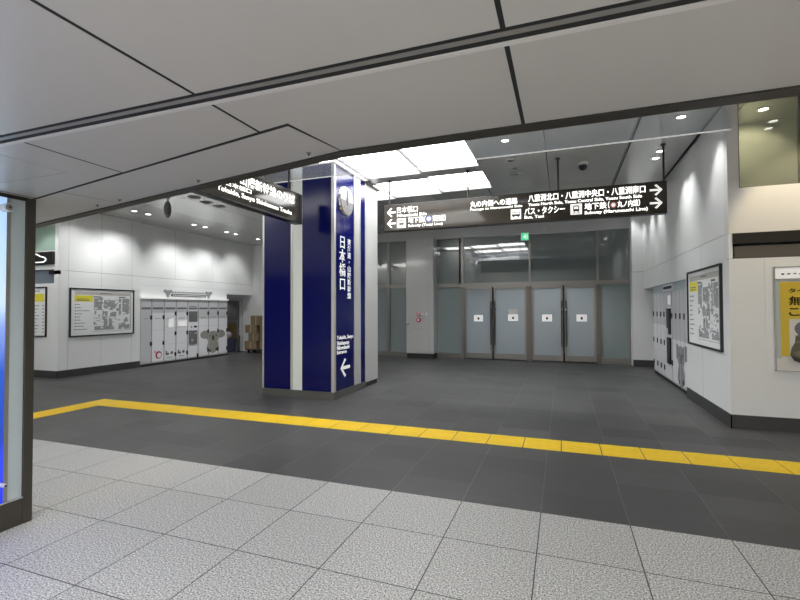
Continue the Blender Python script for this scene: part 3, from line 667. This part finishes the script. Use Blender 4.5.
# ================================================================== MAP BOARDS
def map_board(label, F, x0, x1, z0, z1, name='map_board'):
    o = F @ Vector(((x0+x1)/2, 0, z0))
    t = thing(name, label, 'map board', o)
    f = .028
    MB().box(x0, x1, 0, .035, z0, z0+f).box(x0, x1, 0, .035, z1-f, z1).box(x0, x0+f, 0, .035, z0+f, z1-f).box(x1-f, x1, 0, .035, z0+f, z1-f).build('frame', M['black'], t, fr=F)
    MB().box(x0+f, x1-f, 0, .015, z0+f, z1-f).build('sheet', M['paper'], t, fr=F)
    W_, H_ = x1-x0, z1-z0; X = lambda u: x0+u*W_; Z = lambda w: z0+w*H_; v = .015
    def B(mb, a, b, c, d, e=.001): mb.box(X(a), X(b), v, v+e, Z(c), Z(d))
    mb = MB(); B(mb, .07, .95, .86, .93); B(mb, .33, .95, .09, .10); B(mb, .93, .95, .10, .86); mb.build('header_band', M['papergrey'], t, fr=F)
    mb = MB(); B(mb, .07, .33, .72, .85, .002); mb.build('yellow_box', M['yellowp'], t, fr=F)
    rnd = random.Random(int(abs(x0*100)))
    mb = MB()
    for k in range(9):
        z = .66-.064*k; B(mb, .075, .09, z-.012, z+.012); B(mb, .10, .14+.15*rnd.random(), z-.005, z+.006)
    for a in (.10, .13): B(mb, .10, .28, .74+a-.10, .752+a-.10, .003)
    B(mb, .44, .62, .89, .905, .002); B(mb, .34, .46, .815, .838, .002); B(mb, .74, .85, .815, .84, .002)
    for k in range(60):
        a = .35+.56*rnd.random(); c = .12+.66*rnd.random(); B(mb, a, a+.008+.012*rnd.random(), c, c+.008+.012*rnd.random(), .004)
    mb.build('map_marks', M['ink'], t, fr=F)
    mb = MB()
    for a, b, c, d in ((.35, .47, .55, .80), (.36, .66, .12, .20), (.50, .56, .20, .36), (.58, .63, .20, .36), (.50, .68, .58, .76), (.74, .78, .42, .80), (.80, .92, .50, .80), (.48, .56, .42, .52), (.60, .70, .40, .50), (.74, .92, .12, .22)):
        B(mb, a, b, c, d, .0018)
    for k in range(46):
        a = .34+.56*rnd.random(); c = .12+.66*rnd.random(); w = .01+.05*rnd.random(); h = .01+.06*rnd.random()
        B(mb, a, min(a+w, .93), c, min(c+h, .82), .0025)
    mb.build('map_blocks', M['ink2'], t, fr=F)
    mb = MB()
    for k in range(40):
        a = .35+.55*rnd.random(); c = .12+.66*rnd.random(); B(mb, a, min(a+.01+.04*rnd.random(), .93), c, c+.01+.02*rnd.random(), .0032)
    mb.build('map_streets', M['paper'], t, fr=F)
    return t
map_board('framed white station map with yellow corner on the left wall', frame((XL, 0, 0), (0, 1, 0), (1, 0, 0)), 7.035, 8.67, .905, 2.04)
map_board('framed station map on the right wall beside the niche lockers', frame((XR, 0, 0), (0, -1, 0), (-1, 0, 0)), -8.74, -7.05, .935, 2.12)
F = frame((0, YF, 0), (1, 0, 0), (0, -1, 0))
t = thing('notice_board', 'narrow framed notice board with yellow heading, half hidden behind the billboard post', 'notice board', (-11.4, YF, .92))
MB().box(-11.85, -10.96, 0, .03, .92, .948).box(-11.85, -10.96, 0, .03, 2.027, 2.055).box(-11.85, -11.822, 0, .03, .948, 2.027).box(-10.988, -10.96, 0, .03, .948, 2.027).build('frame', M['black'], t, fr=F)
MB().box(-11.822, -10.988, 0, .012, .948, 2.027).build('sheet', M['paper'], t, fr=F)
MB().box(-11.76, -11.04, .012, .014, 1.72, 1.90).build('yellow_heading', M['yellowp'], t, fr=F)
mb = MB().box(-11.5, -11.2, .012, .0135, 1.95, 1.965)
for k in range(9):
    z = 1.62-.075*k; mb.box(-11.70, -11.22-.04*(k % 3), .012, .0135, z, z+.014); mb.box(-11.10, -11.05, .012, .0135, z, z+.02)
mb.build('printed_lines', M['ink'], t, fr=F)

# ================================================================== POSTER on the right front face
F = frame((0, YF-.002, 0), (1, 0, 0), (0, -1, 0))
t = thing('poster_case', 'yellow storage poster in a white case at the right edge of the hall', 'poster', (3.2, YF, .74))
MB().box(2.455, 3.9, 0, .02, .745, 2.03).build('case', M['posterw'], t, fr=F)
MB().box(2.455, 2.468, .02, .03, .745, 2.03).box(2.455, 3.9, .02, .03, .745, .757).box(2.455, 3.9, .02, .03, 2.018, 2.03).box(2.455, 3.9, .02, .03, 1.87, 1.882).build('rim', M['alu'], t, fr=F)
MB().box(2.468, 3.9, .02, .023, 1.882, 2.018).build('header', M['white'], t, fr=F)
mb = MB()
for k in range(14): mb.box(2.53+k*.06, 2.56+k*.06, .023, .0245, 1.925+.004*(k % 3), 1.95)
mb.build('header_marks', M['ink'], t, fr=F)
MB().box(2.468, 2.52, .02, .0215, .90, 1.87).build('glass_margin', M['pale'], t, fr=F)
MB().box(2.515, 3.8, .0215, .0235, .93, 1.84).build('yellow_print', M['poster'], t, fr=F)
MB().box(2.60, 3.7, .0235, .0245, .90, 1.385).build('white_box', M['posterw'], t, fr=F)
mb = MB(); add_text(mb, 'タイムズ', 2.60, 2.93, 1.705, 1.765, .0235, .03); add_text(mb, '無人で', 2.60, 3.05, 1.555, 1.665, .0235, .05); add_text(mb, 'こちらへ', 2.60, 3.15, 1.425, 1.53, .0235, .045)
mb.build('lettering', M['ink3'], t, fr=F)
mb = MB(); poly(mb, ell(2.735, 1.27, .085, .085), .0245, .002); mb.box(2.68, 2.79, .0245, .0265, 1.15, 1.2).build('printed_device', M['steelblue'], t, fr=F)
mb = MB(); poly(mb, [(2.66, 1.19), (2.71, 1.16), (2.78, 1.21), (2.86, 1.23), (3.2, 1.25), (3.3, 1.0), (3.2, .78), (2.9, .755), (2.75, .83), (2.64, .88), (2.60, .95), (2.615, 1.03), (2.65, 1.10)], .0265, .012)
b_ = mb.build('printed_bag', M['khaki'], t, fr=F)
mb = MB(); poly(mb, [(2.60, .95), (2.64, .88), (2.75, .83), (2.9, .755), (3.2, .775), (3.2, .82), (2.9, .81), (2.76, .875), (2.66, .915)], .0385, .004); poly(mb, [(2.74, .93), (2.86, .90), (2.95, .92), (2.85, .95)], .0385, .004); mb.build('fold', M['khakid'], b_, fr=F)
mb = MB(); poly(mb, [(2.65, 1.09), (2.80, 1.12), (2.95, 1.16), (2.95, 1.18), (2.80, 1.15), (2.66, 1.12)], .0385, .004); poly(mb, [(2.63, .98), (2.72, 1.02), (2.80, 1.0), (2.76, .96), (2.68, .93)], .0385, .003); mb.build('highlight_patch', M['khakil'], b_, fr=F)

# ================================================================== LOCKERS
F = frame((XL, 0, 0), (0, 1, 0), (1, 0, 0))
Ys = [8.893, 9.243, 9.653, 10.069, 10.500, 10.916, 11.346, 11.773, 12.192]
ordn = ['first', 'second', 'third', 'fourth', 'fifth', 'sixth', 'seventh', 'eighth']
def koala(mb_body, mb_dark, cx, cz, sx, sz, v, lo=None, hi=None):
    """printed koala; lo/hi cut it at the edges of one locker column"""
    E = lambda u, w, ru, rw, n=24, rot=0: [(cx+(u+p)*sx, cz+(w+q)*sz) for p, q in ell(0, 0, ru, rw, n, rot)]
    poly(mb_body, E(-.52, .32, .33, .30), v, .002); poly(mb_body, E(.52, .32, .33, .30), v, .0021)
    poly(mb_body, E(0, .15, .44, .42), v, .0024); poly(mb_body, E(0, -.5, .33, .58), v, .0022)
    poly(mb_body, E(-.25, -.5, .13, .38, rot=-.3), v, .0027); poly(mb_body, E(.25, -.5, .13, .38, rot=.3), v, .0027)
    poly(mb_dark, E(0, .06, .08, .2), v+.0027, .002); poly(mb_dark, E(-.22, .2, .045, .05, 12), v+.0027, .002); poly(mb_dark, E(.22, .2, .045, .05, 12), v+.0027, .002)
    poly(mb_dark, E(-.2, -.88, .07, .09, 12), v+.0027, .002); poly(mb_dark, E(.26, -.82, .1, .12, 12), v+.0027, .002)
    if lo is not None:
        for mb in (mb_body, mb_dark):
            for c, n in ((lo, (-1, 0, 0)), (hi, (1, 0, 0))):
                bmesh.ops.bisect_plane(mb.bm, geom=mb.bm.verts[:]+mb.bm.edges[:]+mb.bm.faces[:], plane_co=(c, 0, 0), plane_no=n, clear_outer=True)
def add_koala(t, F, cx, cz, sx, sz, lo, hi, m):
    b1, b2 = MB(), MB(); koala(b1, b2, cx, cz, sx, sz, .001, lo, hi)
    pb = b1.build('koala_print', m, t, fr=F)
    if len(b2.bm.faces): b2.build('koala_face_marks', M['koalad'], pb, fr=F)
    else: b2.bm.free()
def locker(F, a, b, z0, z1, label, cuts, locks, grp, kind='door', m='lockwhite', lockside=1, marks=True):
    o = F @ Vector(((a+b)/2, -.2, z0))
    t = thing('coin_locker' if kind == 'door' else 'locker_terminal', label, 'locker' if kind == 'door' else 'terminal', o, grp)
    MB().box(a+.002, b-.002, -.075, -.012, z0, z1).build('body', M['blackm'] if False else M['lockgrey'], t, fr=F)
    side = .024
    xa, xb = (a+.004, b-side) if lockside > 0 else (a+side, b-.004)
    MB().box(*((b-side+.002, b-.003) if lockside > 0 else (a+.003, a+side-.002)), -.012, -.004, z0+.02, z1-.02).build('lock_channel', M['midgrey'], t, fr=F)
    zs = [z0+.03]+cuts+[z1-.01]
    ds = []
    for c, d in zip(zs[:-1], zs[1:]):
        mm = m if (c < cuts[-1]-.001 if cuts else True) else 'lockgrey'
        dr = MB().box(xa, xb, -.012, 0, c+.004, d-.004, .002).build('door' if kind == 'door' else 'panel', M[mm], t, fr=F); ds.append((dr, c, d))
    xc = b-.014 if lockside > 0 else a+.014
    for z in locks: MB().box(*((xc-.05, xc+.0115) if lockside > 0 else (xc-.0115, xc+.05)), -.004, .014, z-.06, z+.05, .006).build('lock', M['black'], t, fr=F)
    if marks:
        MB().box(xa+.02, xb-.02, 0, .001, z1-.29, z1-.235).build('printed_strip', M['ink'], t, fr=F)
        MB().box(xa+.08, xb-.1, 0, .001, z1-.55, z1-.54).build('printed_line', M['ink'], t, fr=F)
    return t
G = 'coin lockers along the left wall'
desc = ['first coin locker column from the map board, plain grey', 'second coin locker column from the map board, with a red round mark', 'third coin locker column from the map board, with a white notice',
        'fourth coin locker column from the map board, beside the dark terminal', None, 'coin locker column just past the terminal, bearing the left koala ear',
        'coin locker column bearing the koala face, second past the terminal', 'last coin locker column of the left wall, bearing the right koala ear']
for i in range(8):
    a, b = Ys[i], Ys[i+1]
    if i == 4:
        t = locker(F, a, b, .06, 1.83, 'locker payment terminal with dark screens between the white left lockers', [.42, 1.50], [.13], None, 'terminal')
        MB().box(a+.03, b-.06, 0, .02, 1.16, 1.48, .004).build('screen', M['ink'], t, fr=F)
        p = MB().box(a+.03, b-.06, 0, .015, .90, 1.15, .004).build('card_panel', M['lockwhite'], t, fr=F)
        MB().cyl((a+.12, .015, 1.0), (a+.12, .02, 1.0), .03).build('reader', M['midgrey'], p, fr=F); MB().box(a+.22, b-.09, .015, .02, .98, 1.04).build('slot', M['black'], p, fr=F)
        q = MB().box(a+.03, b-.06, 0, .018, .48, .89, .004).build('coin_panel', M['ink'], t, fr=F)
        MB().cyl((a+.15, .018, .6), (a+.15, .024, .6), .045).build('coin_tray', M['alu_light'], q, fr=F); MB().box(b-.18, b-.09, .018, .024, .78, .84).build('coin_slot', M['alu_light'], q, fr=F)
        MB().box(a+.05, b-.09, 0, .001, 1.62, 1.64).build('printed_line', M['ink'], t, fr=F)
        continue
    cuts = [.97, 1.45] if i < 2 else ([.55, 1.02, 1.25, 1.45] if i < 4 else [.66, 1.02, 1.25])
    locks = [.60, 1.32] if i < 2 else [.16 if i < 4 else .28, .62 if i < 4 else .75, .98 if i < 4 else 1.08, 1.44][:4]
    if i >= 2: locks = [.25, .85, 1.42]
    t = locker(F, a, b, .06, 1.83, desc[i], cuts, locks, G, m='lockwhite' if i >= 1 else 'lockgrey')
    if i == 1:
        mb = MB(); poly(mb, ell(b-.19, .27, .105, .105), 0, .002); r_ = mb.build('red_ring', M['red'], t, fr=F)
        mb = MB(); poly(mb, ell(b-.175, .26, .07, .07), .002, .002); mb.box(b-.20, b-.18, .004, .006, .19, .32); mb.build('ring_centre', M['paper'], r_, fr=F)
        MB().box(b-.33, b-.29, 0, .003, .33, .40).build('red_tab', M['pink'], t, fr=F)
    if i == 2: MB().box(a+.14, b-.1, 0, .004, 1.02, 1.28).build('notice_sheet', M['white'], t, fr=F)
    if i == 3:
        MB().box(a+.06, b-.05, 0, .004, 1.04, 1.24).build('notice_sheet', M['white'], t, fr=F); MB().box(a+.08, b-.06, .004, .005, 1.215, 1.228).build('notice_line', M['ink'], t, fr=F)
    if i in (2, 3):
        mb = MB(); v = 0; cx = (a+b)/2-.02
        poly(mb, ell(cx-.07, .27, .05, .035), 0); poly(mb, ell(cx+.07, .29, .045, .045), 0); mb.box(cx-.14, cx-.10, 0, .002, .24, .36); mb.box(cx-.1, cx+.1, 0, .002, .16, .175)
        mb.build('animal_print', M['ink'], t, fr=F)
    if i >= 5: add_koala(t, F, 11.53, .60, .64, .43, a+.006, b-.026, M['koala'])
mb = MB().box(8.885, 12.2, -.09, .01, 0, .055).build('locker_plinth', M['blackm']); tag(mb, 'black plinth under the row of left lockers', 'plinth')
mb = MB().box(8.885, 12.2, -.09, .04, 1.832, 1.872, .003).build('locker_top_rail', M['white'])
tag(mb, 'white rail along the top of the left lockers', 'rail')
for o in C.objects:
    if o.name.startswith(('locker_plinth', 'locker_top_rail')) and not o.get('done'):
        o.data.transform(F); o['done'] = 1
for o in C.objects:
    if 'done' in o.keys(): del o['done']
Fw = frame((XL-.09, 0, 0), (0, 1, 0), (1, 0, 0))
t = thing('locker_sign', 'narrow white wall sign with two koala heads above the left lockers', 'sign', (XL-.09, 10.6, 1.9))
mb = MB().box(9.95, 11.3, 0, .02, 1.915, 1.995).build('text_bar', M['ink'], t, fr=Fw)
mb = MB()
for k in range(14): mb.box(10.0+k*.09, 10.045+k*.09, .0, .012, 2.025, 2.06)
mb.build('text_row', M['ink'], t, fr=Fw)
mb = MB()
for k in range(20): mb.box(10.02+k*.062, 10.045+k*.062, .02, .022, 1.945, 1.965)
mb.build('bar_marks', M['white'], t, fr=Fw)
for cx in (9.84, 11.42):
    mb = MB(); poly(mb, ell(cx-.09, 2.06, .06, .045), 0, .01); poly(mb, ell(cx+.09, 2.06, .06, .045), 0, .011); poly(mb, ell(cx, 2.02, .09, .07), 0, .012); poly(mb, ell(cx, 1.93, .05, .05), 0, .0115); mb.build('koala_head', M['koalag'], t, fr=Fw)

# right lockers, in the niche; frame right = -Y
F = frame((XR+.03, 0, 0), (0, -1, 0), (-1, 0, 0))
GR = 'coin lockers in the right niche'
x = -12.09
LR = [(-12.09, -11.67), (-11.67, -11.27), (-11.27, -10.93), (-10.93, -10.60)]
words = ['closest to the glazing', 'second from the glazing', 'third from the glazing', 'just left of the terminal']
for i, (a, b) in enumerate(LR):
    locker(F, a, b, .06, 1.86, 'three-door coin locker column in the right niche, '+words[i], [.60, 1.17], [.28, .80, 1.40], GR, lockside=-1, marks=False)
t = locker(F, -10.60, -10.20, .06, 1.86, 'locker payment terminal with black screens in the right niche', [.35, 1.55], [], None, 'terminal', marks=False)
MB().box(-10.55, -10.26, 0, .03, 1.0, 1.52, .004).build('screen', M['black'], t, fr=F)
MB().box(-10.55, -10.26, 0, .03, .40, .93, .004).build('coin_panel', M['black'], t, fr=F)
MB().box(-10.52, -10.40, .03, .034, .95, 1.12).build('card_panel', M['lockwhite'], t, fr=F)
MB().box(-10.52, -10.30, 0, .004, 1.60, 1.78).build('instruction_sheet', M['white'], t, fr=F)
RR = [(-10.20, -9.87), (-9.87, -9.55), (-9.55, -9.25), (-9.25, -8.96)]
words = ['just right of the terminal', 'second right of the terminal', 'third right of the terminal', 'nearest the wall map']
for i, (a, b) in enumerate(RR):
    t = locker(F, a, b, .06, 1.86, 'tall two-door locker column in the right niche, '+words[i], [.92], [.45, 1.38] if i == 0 else [1.38], GR, lockside=-1, marks=False)
    MB().box(a+.04, b-.03, 0, .001, .97, 1.83).build('door_print', M['lockgrey'], t, fr=F)
    add_koala(t, F, -9.50, .56, .62, .47, a+.026, b-.006, M['koalag']) if i > 0 else None
hd = MB().box(-12.09, -8.95, -.075, 0, 1.862, 2.028).build('locker_header', M['lockblue'], fr=F); tag(hd, 'blue-grey header panel above the right niche lockers', 'panel')
pl = MB().box(-12.09, -8.95, -.075, -.01, 0, .055).build('locker_plinth', M['blackm'], fr=F); tag(pl, 'black plinth under the right niche lockers', 'plinth')
t = thing('locker_plaque', 'small framed dark plaque on the blue-grey header over the right terminal', 'plaque', (XR+.03, 10.5, 1.9))
MB().box(-10.95, -10.05, 0, .012, 1.885, 2.005).build('plate', M['lockwhite'], t, fr=F)
MB().box(-10.88, -10.12, .012, .016, 1.915, 1.975).build('dark_bar', M['ink3'], t, fr=F)

# ================================================================== BOXES and corridor items
card = M['card']
stack = [(-10.30, 12.98, .14, .50, .28, 'cardboard box at the bottom of the stack by the left opening'), (-10.20, 13.02, .43, .42, .27, 'cardboard box second from the bottom of the stack by the left opening'),
         (-10.30, 13.0, .71, .48, .27, 'cardboard box third from the bottom of the stack by the left opening'), (-10.12, 13.05, .99, .44, .32, 'topmost cardboard box of the stack by the left opening')]
def cbox(x, y, z, w, h, lab):
    t = thing('cardboard_box', lab, 'box', (x, y, z), 'cardboard boxes stacked beside the left opening')
    MB().box(x-w/2, x+w/2, y, y+.36, z, z+h-.004, .004).build('carton', card, t)
    MB().box(x-.02, x+.02, y-.001, y+.361, z+.01, z+h-.003).build('tape', M['tape'], t)
for a in stack: cbox(*a)
for x, z, h, l in ((-9.72, .14, .28, 'cardboard box at the bottom of the second stack, next to the pillar edge'), (-9.70, .43, .27, 'cardboard box in the middle of the second stack, next to the pillar edge'), (-9.70, .71, .27, 'upper cardboard box of the second stack, next to the pillar edge')):
    cbox(x, 13.02, z, .46, h, l)
t = thing('hand_trolley', 'low black trolley carrying the cardboard boxes', 'trolley', (-10.0, 13.2, 0))
MB().box(-10.50, -9.45, 12.95, 13.42, .10, .138, .01).build('deck', M['blackm'], t)
for x in (-10.4, -9.55):
    for y in (13.02, 13.34): MB().cyl((x-.02, y, .05), (x+.02, y, .05), .05).build('wheel', M['black'], t)
t = thing('storage_tub', 'navy plastic tub in the service passage', 'tub', (-11.6, 13.27, 0))
MB().box(-11.85, -11.38, 13.08, 13.48, 0, .44, .02).build('body', M['bin'], t)
MB().box(-11.87, -11.36, 13.06, 13.50, .42, .46, .008).build('rim', M['bin'], t)
o = MB().sphere((-11.58, 13.27, .60), .16, (1.2, 1.0, .85)).build('lilac_bag', M['bag'], None, True)
tag(o, 'pale lilac bag lying on the navy tub', 'bag')
t = thing('barrier_post', 'thin black post standing in the left opening', 'post', (-10.72, 13.3, 0))
MB().cyl((-10.95, 13.2, 0), (-10.95, 13.2, .02), .07).build('foot', M['black'], t); MB().cyl((-10.95, 13.2, .02), (-10.95, 13.2, .60), .018).build('pole', M['black'], t)

# ================================================================== CEILING FITTINGS
def downlight(x, y, label, tgt, power, grp, deg=70, z=None, blend=.5, col=(1, 1, 1)):
    z = zc(x) if z is None else z
    t = thing('downlight', label, 'downlight', (x, y, z), grp)
    mb = MB()
    for k in range(24):
        a0, a1 = 2*math.pi*k/24, 2*math.pi*(k+1)/24
        q = [mb.bm.verts.new((x+r*math.cos(a), y+r*math.sin(a), z-.006)) for r, a in ((.055, a0), (.09, a0), (.09, a1), (.055, a1))]
        q2 = [mb.bm.verts.new((v.co.x, v.co.y, z+.012)) for v in q]
        for f in ((0, 1, 2, 3), (7, 6, 5, 4), (0, 4, 5, 1), (2, 6, 7, 3), (1, 5, 6, 2), (3, 7, 4, 0)):
            vs = q+q2; mb.bm.faces.new([vs[i] for i in f])
    mb.build('trim_ring', M['alu'], t)
    MB().cyl((x, y, z-.003), (x, y, z+.001), .054).build('lens', M['lamp'], t)
    spot('downlight_beam', (x, y, z-.03), tgt, power, deg, blend, col)
wl = ['first', 'second', 'third', 'fourth', 'fifth', 'sixth', 'seventh']
for i, y in enumerate((7.87, 8.25, 9.72, 10.13, 11.00, 11.41, 12.5)):
    downlight(-9.62, y, '%s wall-washing downlight along the left wall, counted from the map board' % wl[i], (-11.0, y, 1.6), DOWN*(.62 if i < 2 else .68), 'downlights along the left wall', 84, blend=.8)
downlight(-9.62, 7.1, 'wall-washing downlight above the left map board near the block corner', (-11.0, 7.1, 1.6), DOWN*.62, 'downlights along the left wall', 84, blend=.8)
for i, (y, l) in enumerate(((7.08, 'nearest the glass smoke curtain'), (8.51, 'just in front of the sign end'), (8.88, 'just behind the sign end'), (10.95, 'halfway to the glazing'), (11.9, 'second from the glazing'), (13.0, 'closest to the glazing'))):
    downlight(1.56, y, 'wall-washing downlight along the right wall, '+l, (2.45, y, 1.0), DOWN*(.62 if y < 12 else .4), 'downlights along the right wall', 70, blend=.8)
for i, (x, y, l) in enumerate(((-.806, 6.96, 'single small downlight in mid ceiling beside the luminous panels'), (-7.5, 10.5, 'downlight over the open floor before the left lockers'), (-.5, 11.8, 'downlight over the floor before the glass doors'))):
    downlight(x, y, l, (x, y, 0), DOWN*1.6, 'downlights over the open floor', 110)
downlight(2.85, 5.9, 'added unseen warm spotlight over the yellow poster wall', (2.8, 6.8, 2.5), 110, 'warm downlights by the shop front', 56, col=(1, .80, .5))  # warm spotlight added out of view for the glow above the dark band
downlight(2.55, 7.25, 'warm downlight inside the upper shop window', (2.5, 7.75, 3.5), 14, 'warm downlights by the shop front', 110, col=(1, .92, .68))
for x, l in ((-12.5, 'downlight in front of the left block, far from the corner'), (-10.9, 'downlight in front of the left block corner')):
    downlight(x, 6.0, l, (x, 6.9, 1.2), DOWN*.55, 'downlights before the left block', 80)
for x, l in ((4.8, 'downlight before the poster wall, far from the corner'), (2.9, 'downlight before the poster wall near its corner')):
    downlight(x, 5.6, l, (x, 6.9, .9), DOWN*.5, 'downlights before the poster wall', 80)
downlight(-12.0, 13.0, 'dim downlight in the service passage', (-12.0, 13.0, 0), 10, None, 120, z=2.19)

def disc(x, y, label, r=.11, m='midgrey', grp=None, name='ceiling_speaker'):
    t = thing(name, label, 'speaker', (x, y, zc(x)), grp); z = zc(x)
    MB().cyl((x, y, z-.012), (x, y, z), r, r*1.08, 28).build('grille', M[m], t, True)
    MB().cyl((x, y, z-.016), (x, y, z-.012), r*.55, n=24).build('centre', M['ink'], t, True)
for i, (x, y) in enumerate(((-7.44, 7.51), (-7.53, 7.96), (-7.54, 8.37))):
    disc(x, y, '%s of three dark round ceiling fittings behind the platform sign' % ('front', 'middle', 'rear')[i] if False else ['dark round ceiling fitting nearest the low ceiling edge', 'middle dark round ceiling fitting of three', 'dark round ceiling fitting furthest from the low ceiling edge'][i], .13, 'midgrey', 'round ceiling fittings on the left')
for i, (x, y) in enumerate(((-.83, 7.93), (-.80, 8.39), (-.815, 8.77))):
    disc(x, y, ['pale round ceiling fitting nearest the smoke curtain', 'middle pale round ceiling fitting above the direction sign', 'pale round ceiling fitting furthest from the smoke curtain'][i], .10, 'palegrey', 'round ceiling fittings beside the luminous panels')
# dome camera
x, y = .364, 8.6; z = zc(x)
t = thing('dome_camera', 'small dark dome camera on the hall ceiling above the sign', 'camera', (x, y, z))
MB().cyl((x, y, z-.05), (x, y, z), .08, .095, 24).build('mount', M['palegrey'], t, True)
MB().sphere((x, y, z-.07), .075, (1, 1, 1)).build('dome', M['black'], t, True)
# hanging speaker on the left
x, y = -8.15, 7.48; z = zc(x)
t = thing('pendant_speaker', 'grey oval speaker hanging from the ceiling before the left wall', 'speaker', (x, y, z-.3))
MB().sphere((x, y, z-.20), .10, (.8, .8, 1.9), 24).build('body', M['midgrey'], t, True)
MB().cyl((x, y, z-.06), (x, y, z), .02).build('stem', M['alu'], t)
MB().sphere((x+.02, y-.03, z-.20), .085, (.8, .8, 1.5), 24).build('grille', M['ink'], t, True)
# little hooks under the low ceiling edge
for x, y, l in ((-3.37, 2.48, 'closest to the billboard post'), (-3.05, 2.415, 'second from the billboard post'), (-2.14, 2.235, 'beside the platform sign'), (-1.232, 2.05, 'at the corner of the slanted edge')):
    y -= .04
    t = thing('ceiling_hook', 'tiny metal hook under the slanted low ceiling edge, '+l, 'hook', (x, y, H), 'hooks under the slanted ceiling edge')
    MB().cyl((x, y, H-.006), (x, y, H), .013, n=12).build('plate', M['midgrey'], t); MB().cyl((x, y, H-.014), (x, y, H-.006), .005, n=8).build('pin', M['black'], t)
